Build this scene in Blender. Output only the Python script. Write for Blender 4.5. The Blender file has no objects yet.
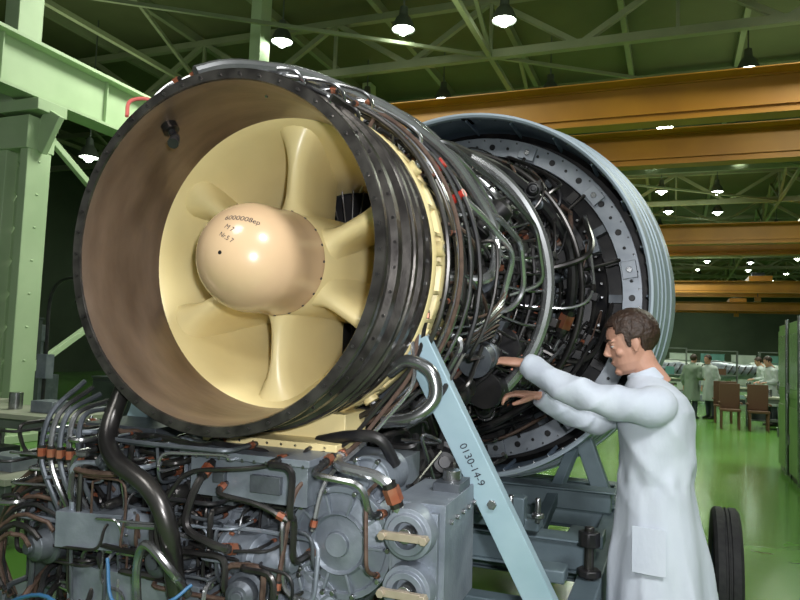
import bpy, bmesh, math, random
from mathutils import Vector, Matrix, noise
random.seed(11)
S=bpy.context.scene
rad=math.radians
V=Vector

# ------------------------------------------------------------------ materials
def mat(name,col,rough=.5,metal=0.0,col2=None,scale=6,bump=0,bscale=30,emit=None,coat=0,stretch=None,detail=6,lo=.35,hi=.65,bdist=.01):
    m=bpy.data.materials.new(name); m.use_nodes=True
    nt=m.node_tree; b=nt.nodes['Principled BSDF']
    b.inputs['Base Color'].default_value=(*col,1)
    b.inputs['Roughness'].default_value=rough
    b.inputs['Metallic'].default_value=metal
    if coat: b.inputs['Coat Weight'].default_value=coat
    tc=nt.nodes.new('ShaderNodeTexCoord'); mp=nt.nodes.new('ShaderNodeMapping')
    if stretch: mp.inputs['Scale'].default_value=stretch
    nt.links.new(tc.outputs['Object'],mp.inputs['Vector'])
    if col2:
        n=nt.nodes.new('ShaderNodeTexNoise'); n.inputs['Scale'].default_value=scale; n.inputs['Detail'].default_value=detail
        r=nt.nodes.new('ShaderNodeValToRGB'); r.color_ramp.elements[0].position=lo; r.color_ramp.elements[1].position=hi
        r.color_ramp.elements[0].color=(*col,1); r.color_ramp.elements[1].color=(*col2,1)
        nt.links.new(mp.outputs[0],n.inputs['Vector']); nt.links.new(n.outputs[0],r.inputs[0]); nt.links.new(r.outputs[0],b.inputs['Base Color'])
    if bump:
        n=nt.nodes.new('ShaderNodeTexNoise'); n.inputs['Scale'].default_value=bscale; n.inputs['Detail'].default_value=5
        bp=nt.nodes.new('ShaderNodeBump'); bp.inputs['Strength'].default_value=bump; bp.inputs['Distance'].default_value=bdist
        nt.links.new(mp.outputs[0],n.inputs['Vector']); nt.links.new(n.outputs[0],bp.inputs['Height']); nt.links.new(bp.outputs[0],b.inputs['Normal'])
    if emit:
        b.inputs['Emission Color'].default_value=(*emit[0],1); b.inputs['Emission Strength'].default_value=emit[1]
    return m
steel=mat('pipe_steel',(.40,.41,.42),.25,.9,(.25,.25,.25),9)
bsteel=mat('pipe_bright_steel',(.58,.59,.60),.24,.85,(.45,.46,.47),9)
dsteel=mat('dark_steel',(.05,.047,.047),.3,.8,(.10,.095,.09),8)
flange=mat('flange_steel',(.045,.04,.038),.27,.75,(.12,.11,.10),14,bump=.1)
black=mat('black_parts',(.013,.013,.016),.40,.3,(.035,.033,.032),12)
bronze=mat('duct_bronze',(.13,.09,.064),.33,.55,(.26,.19,.14),3,bump=.12,bscale=16,stretch=(1,3,1),lo=.3,hi=.7)
yel=mat('primer_yellow',(.80,.675,.35),.34,0,(.74,.61,.30),4,bump=.05)
beige=mat('spinner_beige',(.64,.45,.27),.26,0,(.60,.415,.245),5,coat=.4)
greyc=mat('cast_grey',(.17,.195,.23),.42,.35,(.25,.28,.32),9,bump=.15,bscale=60)
greyd=mat('cast_grey_dark',(.07,.08,.095),.45,.5,(.125,.14,.155),9,bump=.15,bscale=60)
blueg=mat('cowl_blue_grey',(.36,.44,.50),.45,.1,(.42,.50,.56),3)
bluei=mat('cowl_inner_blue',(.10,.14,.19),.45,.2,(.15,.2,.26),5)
ringm=mat('frame_ring_grey',(.27,.30,.34),.4,.5,(.36,.39,.43),8)
strutm=mat('strut_blue',(.27,.39,.45),.42,.1,(.33,.45,.51),6)
standm=mat('stand_blue_grey',(.10,.14,.165),.5,.15,(.14,.19,.215),6,bump=.08)
rust=mat('fitting_bronze_red',(.29,.075,.035),.4,.4,(.32,.14,.08),20)
hose=mat('hose_brown',(.07,.04,.03),.6,.1,(.11,.07,.05),60)
tan=mat('strap_tan',(.36,.30,.22),.45,.4,(.45,.38,.29),20)
red=mat('cap_red',(.45,.03,.02),.4)
pink=mat('hose_red',(.55,.12,.10),.5)
bluew=mat('wire_blue',(.04,.14,.28),.4)
rubber=mat('tyre_rubber',(.018,.018,.02),.75,0,(.03,.03,.03),30,bump=.2)
ink=mat('ink_black',(.02,.02,.03),.6)

# ------------------------------------------------------------------ mesh builder
def frame(d):
    d=V(d).normalized()
    up=V((0,0,1)) if abs(d.z)<.9 else V((1,0,0))
    x=up.cross(d).normalized(); y=d.cross(x)
    return x,y,d
class MB:
    def __init__(s): s.v=[];s.f=[];s.mi=[];s.mats=[]
    def m(s,mt):
        if mt not in s.mats: s.mats.append(mt)
        return s.mats.index(mt)
    def add(s,vs,fs,mt):
        o=len(s.v); k=s.m(mt)
        s.v+= [tuple(v) for v in vs]
        for f in fs: s.f.append(tuple(i+o for i in f)); s.mi.append(k)
    def box(s,c,sz,mt,R=None):
        vs=[]
        for x in(-.5,.5):
            for y in(-.5,.5):
                for z in(-.5,.5):
                    p=V((x*sz[0],y*sz[1],z*sz[2]))
                    if R is not None: p=R@p
                    vs.append(p+V(c))
        s.add(vs,[(0,1,3,2),(4,6,7,5),(0,4,5,1),(2,3,7,6),(0,2,6,4),(1,5,7,3)],mt)
    def beam(s,a,b,w,h,mt,up=(0,0,1)):
        a=V(a);b=V(b);d=(b-a);L=d.length;d.normalize()
        x=d.cross(V(up))
        if x.length<1e-3: x=d.cross(V((1,0,0)))
        x.normalize(); z=x.cross(d)
        R=Matrix((x,d,z)).transposed()
        s.box((a+b)/2,(w,L,h),mt,R)
    def lathe(s,prof,mt,seg=48,o=(0,0,0),d=(0,1,0),a0=0,a1=360,closed=False):
        x,y,z=frame(d);o=V(o);full=abs(a1-a0-360)<1e-6
        n=seg if full else seg+1
        vs=[]
        for i in range(n):
            t=rad(a0+(a1-a0)*i/seg);cx=x*math.cos(t)+y*math.sin(t)
            for r,h in prof: vs.append(o+cx*r+z*h)
        m=len(prof);fs=[]
        for i in range(seg):
            j=(i+1)%n
            for k in range(m if closed else m-1):
                k2=(k+1)%m
                fs.append((i*m+k,j*m+k,j*m+k2,i*m+k2))
        s.add(vs,fs,mt)
    def cyl(s,a,b,r,mt,r2=None,seg=16):
        a=V(a);b=V(b);L=(b-a).length
        if r2 is None:r2=r
        s.lathe([(0,0),(r,0),(r2,L),(0,L)],mt,seg,a,b-a)
    def tube(s,pts,r,mt,seg=8):
        pts=[V(p) for p in pts]
        P=[pts[0]]
        for p in pts[1:]:
            if (p-P[-1]).length>1e-5:P.append(p)
        if len(P)<2:return
        t=(P[1]-P[0]).normalized();x,y,_=frame(t);vs=[];n=len(P)
        for i in range(n):
            if i==0:tt=(P[1]-P[0])
            elif i==n-1:tt=P[-1]-P[-2]
            else: tt=(P[i+1]-P[i]).normalized()+(P[i]-P[i-1]).normalized()
            if tt.length<1e-6: tt=t
            tt=tt.normalized()
            x=(x-tt*x.dot(tt)); 
            if x.length<1e-6:x=frame(tt)[0]
            x.normalize();y=tt.cross(x);t=tt
            for k in range(seg):
                a=2*math.pi*k/seg
                rr=r(i,a) if callable(r) else (r[i] if isinstance(r,list) else r)
                vs.append(P[i]+x*math.cos(a)*rr+y*math.sin(a)*rr)
        fs=[(i*seg+k,i*seg+(k+1)%seg,(i+1)*seg+(k+1)%seg,(i+1)*seg+k) for i in range(n-1) for k in range(seg)]
        fs.append(tuple(range(seg))[::-1]); fs.append(tuple((n-1)*seg+k for k in range(seg)))
        s.add(vs,fs,mt)
    def ball(s,c,r,mt,seg=16,sc=(1,1,1),R=None):
        vs=[];fs=[];n=seg//2;c=V(c)
        for i in range(n+1):
            for k in range(seg):
                a=math.pi*i/n;b=2*math.pi*k/seg
                p=V((math.sin(a)*math.cos(b)*r*sc[0],math.sin(a)*math.sin(b)*r*sc[1],math.cos(a)*r*sc[2]))
                if R is not None:p=R@p
                vs.append(c+p)
        for i in range(n):
            for k in range(seg):
                fs.append((i*seg+k,i*seg+(k+1)%seg,(i+1)*seg+(k+1)%seg,(i+1)*seg+k))
        s.add(vs,fs,mt)
    def loft(s,secs,mt,n=24):
        vs=[];m=len(secs)
        for c,A,B in secs:
            c=V(c);A=V(A);B=V(B)
            for k in range(n):
                a=2*math.pi*k/n; vs.append(c+A*math.cos(a)+B*math.sin(a))
        fs=[(i*n+k,i*n+(k+1)%n,(i+1)*n+(k+1)%n,(i+1)*n+k) for i in range(m-1) for k in range(n)]
        fs.append(tuple(range(n))[::-1]);fs.append(tuple((m-1)*n+k for k in range(n)))
        s.add(vs,fs,mt)
    def build(s,name,parent=None,bevel=0,angle=35,rotz=0,loc=(0,0,0)):
        me=bpy.data.meshes.new(name); me.from_pydata(s.v,[],s.f)
        for m_ in s.mats: me.materials.append(m_)
        me.polygons.foreach_set('material_index',s.mi)
        bm=bmesh.new();bm.from_mesh(me)
        bmesh.ops.remove_doubles(bm,verts=bm.verts,dist=1e-6)
        bmesh.ops.recalc_face_normals(bm,faces=bm.faces)
        bm.to_mesh(me);bm.free()
        me.polygons.foreach_set('use_smooth',[True]*len(me.polygons))
        me.set_sharp_from_angle(angle=rad(angle))
        o=bpy.data.objects.new(name,me);S.collection.objects.link(o)
        if parent:o.parent=parent
        o.rotation_euler.z=rotz;o.location=loc
        if bevel:
            b=o.modifiers.new('bevel','BEVEL');b.width=bevel;b.segments=2;b.limit_method='ANGLE';b.angle_limit=rad(40)
        return o
def empty(name,M=None,parent=None):
    e=bpy.data.objects.new(name,None);S.collection.objects.link(e);e.empty_display_size=.2
    if parent:e.parent=parent
    if M is not None:e.matrix_world=M
    return e
def fillet(pts,rd,n=4):
    pts=[V(p) for p in pts];out=[pts[0]]
    for i in range(1,len(pts)-1):
        a,b,c=pts[i-1],pts[i],pts[i+1]
        r1=min(rd,(a-b).length*.48);r2=min(rd,(c-b).length*.48)
        if r1<1e-5 or r2<1e-5: continue
        p=b+(a-b).normalized()*r1;q=b+(c-b).normalized()*r2
        for k in range(n+1):
            t=k/n; out.append(p*(1-t)**2+b*2*t*(1-t)+q*t*t)
    out.append(pts[-1]);return out
def spline(pts,n=6):
    pts=[V(p) for p in pts];P=[pts[0]*2-pts[1]]+pts+[pts[-1]*2-pts[-2]];out=[]
    for i in range(1,len(P)-2):
        for k in range(n):
            t=k/n;a,b,c,d=P[i-1],P[i],P[i+1],P[i+2]
            out.append(.5*((2*b)+(c-a)*t+(2*a-5*b+4*c-d)*t*t+(3*b-a-3*c+d)*t**3))
    out.append(pts[-1]);return out
def cy(s,th,R): return V((R*math.cos(rad(th)),s,R*math.sin(rad(th))))
def cpath(pts):
    out=[]
    for (s0,t0,r0),(s1,t1,r1) in zip(pts,pts[1:]):
        n=max(1,int(abs(t1-t0)/9))
        for k in range(n): 
            f=k/n; out.append(cy(s0+(s1-s0)*f,t0+(t1-t0)*f,r0+(r1-r0)*f))
    out.append(cy(*pts[-1]));return out
def fitting(mb,p,d,r,mt=None,L=None):
    d=V(d).normalized();p=V(p);L=L or r*2.6
    mb.cyl(p-d*L/2,p+d*L/2,r*1.5,mt or rust,seg=6)
    mb.cyl(p-d*L*.85,p+d*L*.85,r*1.25,dsteel,seg=8)
def pump(mb,p,d,r,L,m1,m2=None,bolts=8):
    p=V(p);x,y,z=frame(d);m2=m2 or m1
    mb.lathe([(0,0),(r*1.2,0),(r*1.2,L*.08),(r*.95,L*.1),(r*.95,L*.45),(r*1.05,L*.47),(r*1.05,L*.55),(r*.8,L*.58),(r*.75,L*.85),(r*.5,L*.95),(r*.3,L*.96),(r*.28,L*1.05),(0,L*1.05)],m1,24,p,z)
    for i in range(bolts):
        a=2*math.pi*i/bolts;q=p+(x*math.cos(a)+y*math.sin(a))*r*1.08
        mb.cyl(q+z*L*.06,q+z*L*.14,r*.09,m2,seg=6)

# ================================================================== JET ENGINE
OX,OY,OZ=-.54,2.0,1.833
ME=Matrix.Translation((OX,OY,OZ))@Matrix.Rotation(rad(-21),4,'Z')@Matrix.Rotation(rad(2.3),4,'X')
ENG=empty('jet_engine',ME)
k=MB()
k.lathe([(.484,.36),(.487,.2),(.49,.05),(.499,.006)],bronze,128)
k.lathe([(.499,.006),(.502,0),(.530,0),(.533,.004),(.533,.02),(.514,.024),(.512,.09),(.532,.095),(.532,.125),(.514,.13),(.514,.175),(.538,.18),(.538,.2),(.544,.203),(.544,.225),(.516,.23),(.516,.27),(.541,.275),(.541,.30),(.512,.305),(.512,.35),(.537,.352),(.537,.375),(.5,.38),(.49,.38)],flange,128)
for i in range(48):
    k.cyl(cy(-.005,i*7.5,.516),cy(.002,i*7.5,.516),.0048,dsteel,seg=6)
    k.cyl(cy(.09,i*7.5+3,.523),cy(.13,i*7.5+3,.523),.005,dsteel,seg=6)
    k.cyl(cy(.345,i*7.5,.527),cy(.385,i*7.5,.527),.006,steel,seg=6)
k.build('intake_casing',ENG)
k=MB()
k.tube(spline([cy(.10,122,.5),cy(.10,122,.45),cy(.09,121,.43),cy(.06,120,.405)]),.013,black,10)
k.cyl(cy(.1,122,.49),cy(.1,122,.465),.026,dsteel); k.cyl(cy(.06,120,.405),cy(.045,120,.39),.017,black)
k.build('inlet_probe',ENG)
k=MB()
k.lathe([(.485,.345),(.476,.356),(.458,.40),(.44,.47),(.415,.56),(.385,.66),(.362,.76),(.35,.86),(.345,.95)],yel,96)
k.lathe([(.165,.355),(.175,.37),(.185,.5),(.195,.7),(.20,.95)],yel,64)
prof=[(0,0),(.012,.4),(.05,.75),(.14,.97),(.3,1),(.5,.95),(.72,.75),(.9,.5),(1,.3)]
for i in range(6):
    th=28+60*i
    R0=[.155,.175,.19,.21,.24,.27,.30,.33,.36,.39,.415,.44,.46,.50]
    c=cy(0,th,1);tn=V((-math.sin(rad(th)),0,math.cos(rad(th))))
    vs=[]
    for r in R0:
        fl=max(0,(.235-r)/.08)**2*.040+max(0,(r-.32)/.14)**2*.05
        tk=.034+fl
        ch=.42;s0=.375+.01*math.sin((r-.17)/.3*math.pi)
        sec=[(s0+u*ch,w*tk+.10*(u-.3)*ch*1.1) for u,w in prof]+[(s0+u*ch,-w*tk+.10*(u-.3)*ch*1.1) for u,w in reversed(prof[1:])]
        for (ss,w) in sec: vs.append(c*r+V((0,ss,0))+tn*w)
    n=len(sec);fs=[(a*n+b,a*n+(b+1)%n,(a+1)*n+(b+1)%n,(a+1)*n+b) for a in range(len(R0)-1) for b in range(n)]
    k.add(vs,fs,yel)
k.lathe([(.5,.378),(.535,.38),(.54,.39),(.54,.41),(.52,.415),(.515,.47),(.535,.475),(.54,.5),(.53,.52),(.49,.53),(.46,.56),(.44,.62)],yel,96)
for i in range(36):
    th=i*10
    a=cy(.44,th,.525);R=Matrix.Rotation(-rad(th),3,'Y')
    k.box(a,(.03,.075,.012),yel,R)
    if i%3==0:
        k.cyl(cy(.445,th+5,.51),cy(.445,th+5,.555),.026,yel,seg=20);k.cyl(cy(.445,th+5,.555),cy(.445,th+5,.565),.015,steel,seg=6)
k.box((.06,.40,-.535),(.44,.16,.10),yel); k.box((.06,.34,-.575),(.48,.24,.022),yel)
for i in range(9): k.cyl((-.14+i*.05,.235,-.575),(-.14+i*.05,.22,-.575),.007,steel,seg=6)
k.build('front_frame',ENG,bevel=.002,angle=45)
k=MB()
k.lathe([(0,.99),(.35,.99)],black,48)
for i in range(44):
    th=i*360/44;R=Matrix.Rotation(-rad(th),3,'Y')@Matrix.Rotation(rad(28),3,'X')
    c=cy(.93,th,.275);k.box(c,(.15,.05,.004),dsteel,R)
k.build('guide_vanes',ENG)
k=MB()
pr=[(.172*math.sin(rad(a)),.2-.172*math.cos(rad(a))) for a in range(0,91,5)]+[(.174,.26),(.175,.33),(.177,.335),(.177,.352),(.17,.355)]
k.lathe(pr,beige,96)
for i in range(20): k.cyl(cy(.343,i*18,.174),cy(.343,i*18,.1795),.0045,ink,seg=8)
k.cyl((0,.034,0),(0,.0275,0),.006,dsteel)
k.build('spinner',ENG,angle=50)
def textmesh(txt,size):
    cu=bpy.data.curves.new('t','FONT');cu.body=txt;cu.size=size;cu.align_x='CENTER'
    o=bpy.data.objects.new('t',cu);S.collection.objects.link(o)
    dg=bpy.context.evaluated_depsgraph_get();me=bpy.data.meshes.new_from_object(o.evaluated_get(dg))
    bpy.data.objects.remove(o);me.materials.clear();me.materials.append(ink);return me
def stencil(txt,n,size,rot):
    me=textmesh(txt,size)
    n=V(n).normalized();x=V((0,0,1)).cross(n).normalized();y=n.cross(x)
    x,y=x*math.cos(rot)+y*math.sin(rot),-x*math.sin(rot)+y*math.cos(rot)
    for v in me.vertices:
        d=(n*.172+x*v.co.x+y*v.co.y).normalized()
        v.co=V((0,.2,0))+d*.1728
    ob=bpy.data.objects.new('stencil',me);S.collection.objects.link(ob);ob.parent=ENG
stencil('6000008ep',(.24,-.72,.52),.026,rad(-10))
stencil('M 7',(.08,-.85,.37),.022,rad(-28)); stencil('Nr.5 7',(.07,-.92,.22),.020,rad(-28))

core_prof=[(.44,.56),(.42,.66),(.39,.8),(.37,.95),(.40,.97),(.40,1.0),(.38,1.02),(.40,1.25),(.44,1.27),(.44,1.32),(.41,1.34),(.45,1.65),(.5,1.67),(.5,1.73),(.46,1.75),(.47,2.15),(.53,2.17),(.53,2.24),(.48,2.26),(.52,2.7),(.6,2.72),(.6,2.78),(.55,2.8),(.58,3.1)]
def coreR(s):
    for (r0,s0),(r1,s1) in zip(core_prof,core_prof[1:]):
        if s0<=s<=s1: return max(r0,r1)
    return .5
k=MB();k.lathe(core_prof,black,64)
for s_ in (.985,1.295,1.70,2.205,2.75):
    for i in range(40): 
        r=coreR(s_)-.012;k.cyl(cy(s_-.045,i*9,r),cy(s_+.045,i*9,r),.006,steel,seg=6)
k.build('core_casing',ENG)
k=MB()
k.lathe([(.5,3.12),(1.12,3.1),(1.16,3.05)],black,72)
k.lathe([(.60,2.84),(.80,2.86),(.83,2.90),(.86,2.93),(.86,3.1)],black,72)
for i in range(24):
    th=i*15+random.uniform(-3,3);R=Matrix.Rotation(-rad(th),3,'Y');k.box(cy(3.0,th,.91),(.08,.12,.05),random.choice([black,greyd]),R)
for i in range(60):k.cyl(cy(2.86,i*6,.835),cy(2.93,i*6,.835),.008,steel,seg=6)
for i in range(40):k.cyl(cy(2.82,i*9,.67),cy(2.86,i*9,.67),.012,steel,seg=6)
k.build('rear_bulkhead',ENG)
k=MB()
k.lathe([(.955,2.90),(1.075,2.90),(1.075,2.925),(1.02,2.93),(1.02,3.0),(.965,3.0),(.955,2.93)],ringm,96,closed=True)
for i in range(60):
    th=i*6
    k.cyl(cy(2.893,th,1.012),cy(2.905,th,1.012),.010 if i%2 else .02,black,seg=14)
    k.cyl(cy(2.888,th+3,1.055),cy(2.905,th+3,1.055),.007,steel,seg=6)
for i in range(12):
    th=i*30+10;R=Matrix.Rotation(-rad(th),3,'Y');k.box(cy(2.885,th,1.01),(.09,.03,.11),ringm,R);k.cyl(cy(2.86,th,1.01),cy(2.89,th,1.01),.02,steel,seg=6)
k.build('frame_ring',ENG,bevel=.003)
k=MB()
k.lathe([(1.145,2.55),(1.155,2.62),(1.165,2.68),(1.172,2.683),(1.172,2.70),(1.185,2.80),(1.193,2.802),(1.193,2.82),(1.205,2.92),(1.213,2.922),(1.213,2.94),(1.235,3.06),(1.243,3.062),(1.243,3.08),(1.262,3.25),(1.27,3.6),(1.25,4.2),(1.15,4.9),(.95,5.5),(.9,5.5)],blueg,128)
k.lathe([(1.145,2.55),(1.132,2.548),(1.12,2.56),(1.12,2.6)],blueg,128)
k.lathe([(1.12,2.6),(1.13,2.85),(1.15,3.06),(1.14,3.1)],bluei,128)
for i in range(72):
    k.cyl(cy(2.6,i*5,1.12),cy(2.6,i*5,1.112),.006,steel,seg=6)
for i in range(24):
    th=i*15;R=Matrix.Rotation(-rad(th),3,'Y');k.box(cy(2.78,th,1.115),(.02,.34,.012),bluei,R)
k.build('nacelle_cowl',ENG)

# ---- pipework over core
k=MB()
def pipe(pts,r,mt,fit=True,fr=.05,cyl_=False):
    P=cpath(pts) if cyl_ else pts
    P=fillet(P,fr,4);k.tube(P,r,mt,10 if r>.012 else 7)
    if fit and len(P)>2:
        fitting(k,P[0]+(P[1]-P[0]).normalized()*r*3,P[1]-P[0],r)
        fitting(k,P[-1]+(P[-2]-P[-1]).normalized()*r*3,P[-1]-P[-2],r)
mts=[steel,dsteel,dsteel,black,black,bsteel,hose]
for i in range(190):
    s_=random.uniform(.62,2.7);th=random.uniform(-115,140)
    lay=random.choice([.035,.06,.09,.13,.18]);r=random.choice([.005,.006,.007,.009,.012])
    pts=[(s_,th,coreR(s_))]
    pts.append((s_,th,coreR(s_)+lay))
    for j in range(random.randint(2,5)):
        if random.random()<.5: s_=min(2.75,max(.6,s_+random.choice([-1,1])*random.uniform(.1,.5)))
        else: th+=random.choice([-1,1])*random.uniform(8,50)
        lay=max(.03,lay+random.uniform(-.03,.03))
        pts.append((s_,th,max(.44,coreR(s_)+lay)))
    pts.append((s_,th,coreR(s_)))
    pipe(pts,r,random.choice(mts),random.random()<.45,.04,True)
pipe([(1.62,125,.70),(1.62,-55,.70),(1.62,-60,.5)],.030,bsteel,False,.05,True)
pipe([(2.1,130,.80),(2.1,-70,.80)],.016,dsteel,False,.05,True)
pipe([(1.05,110,.50),(1.05,-80,.50)],.014,dsteel,False,.05,True)
pipe([(2.45,130,.76),(2.45,-90,.76)],.018,black,False,.05,True)
pipe([(1.35,130,.62),(1.55,40,.62),(2.0,30,.64),(2.5,28,.7)],.024,steel,True,.08,True)
pipe([(1.3,75,.55),(1.35,70,.68),(1.9,60,.74),(2.2,20,.76),(2.3,-20,.7)],.03,black,True,.1,True)
for i in range(34):
    th=-100+i*7
    k.tube(spline([cy(2.1,th,.80),cy(2.25,th+1,.77),cy(2.35,th+2,.66),cy(2.3,th+2,.52)],4),.006,steel if i%2 else dsteel,6)
    k.tube(spline([cy(1.62,th,.68),cy(1.5,th-1,.63),cy(1.42,th,.55),cy(1.4,th,.42)],4),.006,dsteel if i%2 else steel,6)
    fitting(k,cy(1.62,th,.67),cy(0,th,1),.006)
    if i%4==0: k.tube([cy(2.75,th,.58),cy(2.86,th+2,.97)],.011,dsteel,8)
pipe([cy(.04,102,.56),cy(.12,96,.60),cy(.36,84,.645),cy(.60,62,.64),cy(.78,42,.635),cy(.94,18,.63),cy(.90,2,.62),cy(.78,-4,.60),cy(.74,-2,.44)],.020,bsteel,False,.09)
pipe([cy(.1,106,.56),cy(.22,98,.62),cy(.48,80,.66),cy(.75,58,.655),cy(1.0,40,.64),cy(1.15,20,.62),cy(1.15,10,.45)],.013,bsteel,False,.08)
pipe([cy(.35,96,.56),cy(.6,85,.6),cy(1.0,70,.62),cy(1.3,30,.6),cy(1.35,10,.5)],.02,steel,False,.1)
pipe([cy(.6,48,.55),cy(.75,20,.62),cy(1.05,8,.66),cy(1.1,-14,.6),cy(1.1,-18,.42)],.013,bsteel,True,.07)
pipe([cy(.75,60,.5),cy(.8,50,.66),cy(1.1,30,.70),cy(1.4,20,.72),cy(1.5,0,.7),cy(1.45,-8,.5)],.011,steel,True,.07)
pipe([cy(.9,30,.45),cy(.95,22,.64),cy(1.25,14,.66),cy(1.35,-4,.64),cy(1.25,-14,.60),cy(1.1,-10,.45)],.012,bsteel,True,.07)
for (s_,t0,t1,R,r,m_) in [(.15,132,60,.552,.006,steel),(.20,138,60,.558,.005,steel),(.26,125,55,.562,.007,dsteel),(.06,118,80,.545,.005,steel),
      (.42,95,-75,.575,.009,dsteel),(.455,80,-82,.585,.006,steel),(.49,70,-78,.57,.010,dsteel),(.52,85,-70,.58,.006,dsteel),(.55,60,-60,.56,.012,black),(.58,50,-70,.575,.007,steel),(.47,60,-84,.60,.007,hose),(.53,40,-60,.61,.007,steel)]:
    pipe([(s_,t0,.53),(s_,t0,R),(s_+random.uniform(-.03,.05),(t0+t1)/2,R+.01),(s_+.02,t1,R),(s_+.06,t1,R-.06)],r,m_,False,.03,True)
for th in (130,118,104,92,80,68,58,46,30,10,-12,-35,-55):
    R=Matrix.Rotation(-rad(th),3,'Y');k.box(cy(.22,th,.548) if th>50 else cy(.5,th,.572),(.02,.16,.008),dsteel,R)
    fitting(k,cy(.28 if th>50 else .46,th,.575),(0,1,.2),.006)
for (a,b,h,s0) in[(122,88,.600,.04),(118,84,.615,.08),(114,80,.59,.12),(112,78,.64,.14),(108,76,.61,.18),(104,66,.63,.2),(100,64,.60,.26),(96,60,.65,.3),(94,52,.62,.34),(88,44,.64,.42),(84,40,.61,.36),(76,30,.62,.46)]:
    k.tube(spline([cy(s0,a,.53),cy(s0+.02,a-3,h-.03),cy(s0+.06,a-9,h),cy(s0+.10,(a+b)/2,h-.02),cy(s0+.14,b+4,h-.02),cy(s0+.2,b,.54)],6),.0065,random.choice([steel,bsteel]),8)
    fitting(k,cy(s0+.06,a-9,h),cy(0,a-99,1),.008)
k.tube(spline([cy(-.01,128,.53),cy(.02,126,.585),cy(.07,123,.59),cy(.1,121,.55)],6),.006,pink,8)
k.cyl(cy(.56,35,.55),cy(.56,35,.62),.02,red);k.cyl(cy(.62,24,.55),cy(.60,24,.625),.016,red)
for i in range(9):
    s_=random.uniform(.6,2.2);th=random.uniform(-70,110);r_=coreR(s_)+random.uniform(.12,.18)
    d=V((random.uniform(-1,1),random.uniform(-1,1),random.uniform(-1,1))).normalized();p=cy(s_,th,r_);k.cyl(p-d*.012,p+d*.012,.010,red,seg=10);k.tube([p,cy(s_,th,r_-.2)],.006,steel,6)
for i in range(22):
    th=random.uniform(-60,110);s_=random.uniform(.5,.75)
    k.tube(spline([cy(s_,th,.45),cy(s_+.02,th,.56),cy(s_+.12,th-6,.6),cy(s_+.3,th-14,.56),cy(s_+.4,th-14,.42)],5),.006,random.choice([steel,dsteel,hose,black]),6)
for i in range(9):
    k.tube(spline([cy(.62,-18-i*3,.57),cy(.8,-14-i*3,.63-.01*i),cy(1.05,-6-i*2,.62),cy(1.3,-2-i*4,.55)],5),.005,steel if i%3 else hose,6)
for i in range(60):
    th=random.uniform(-100,125);s_=random.uniform(1.7,2.6);R1=random.uniform(.68,.92)
    P=spline([cy(s_,th,.5),cy(s_+.05,th+3,R1*.9),cy(s_+.15,th+random.uniform(5,20),R1),cy(min(2.85,s_+.4),th+random.uniform(15,35),R1),cy(2.9,th+random.uniform(20,40),R1)],5)
    k.tube(P,random.choice([.005,.007,.01,.014]),random.choice([bsteel,dsteel,black,black,dsteel,hose]),7)
    if i%2: fitting(k,P[10],P[11]-P[10],.009,random.choice([rust,steel,dsteel]))
k.build('core_pipework',ENG)
k=MB()
for i in range(70):
    s_=random.uniform(.7,2.65);th=random.uniform(-110,135);r0=coreR(s_)-.02
    t=random.random();m_=random.choice([black,black,dsteel,greyd])
    if t<.45: pump(k,cy(s_,th,r0),cy(s_,th,1)-V((0,s_,0)),random.uniform(.03,.06),random.uniform(.08,.2),m_,steel)
    elif t<.75:
        d=V((0,random.choice([-1,1]),0));pump(k,cy(s_,th,r0+.09),d,random.uniform(.03,.055),random.uniform(.15,.3),m_,steel)
        k.box(cy(s_+d.y*.08,th,r0+.03),(.09,.06,.06),m_,Matrix.Rotation(-rad(th),3,'Y'))
    else:
        R=Matrix.Rotation(-rad(th),3,'Y');k.box(cy(s_,th,r0+.06),(.13,random.uniform(.08,.2),random.uniform(.06,.14)),m_,R)
        for a in(-.03,.03):k.cyl(cy(s_+a,th,r0+.12),cy(s_+a,th,r0+.135),.008,steel,seg=6)
for i in range(60):
    s_=random.uniform(1.9,2.8);th=random.uniform(-110,125);r0=random.uniform(.58,.85)
    m_=random.choice([black,black,greyd,dsteel]);R=Matrix.Rotation(-rad(th)+random.uniform(-.3,.3),3,'Y')
    if i%2: pump(k,cy(s_,th,r0),(random.uniform(-1,1)*.3,-1,random.uniform(-1,1)*.3),random.uniform(.025,.05),random.uniform(.1,.2),m_,steel)
    else: k.box(cy(s_,th,r0),(random.uniform(.05,.12),random.uniform(.05,.15),random.uniform(.03,.1)),m_,R)
    k.beam(cy(s_+.03,th,r0),cy(s_+.15,th,.5),.03,.012,dsteel,(0,1,0))
# larger dark units low on the near side
pump(k,cy(1.20,-26,.46),cy(0,-26,1)+V((0,.1,.0)),.062,.14,black,steel)
pump(k,cy(1.05,-34,.60),(.05,1,.12),.06,.26,greyd,steel)
pump(k,cy(.95,-52,.62),(.1,1,.1),.07,.34,black,steel)
pump(k,cy(1.5,-30,.58),(.1,1,-.1),.075,.36,black,steel);pump(k,cy(1.45,-48,.66),(.1,1,.0),.07,.4,black,steel)
pump(k,cy(1.25,24,.50),(.5,.2,.6),.07,.18,black,steel);pump(k,cy(1.9,10,.5),(.8,-.3,.3),.08,.22,black,steel)
k.build('core_accessories',ENG,bevel=.003)

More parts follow.
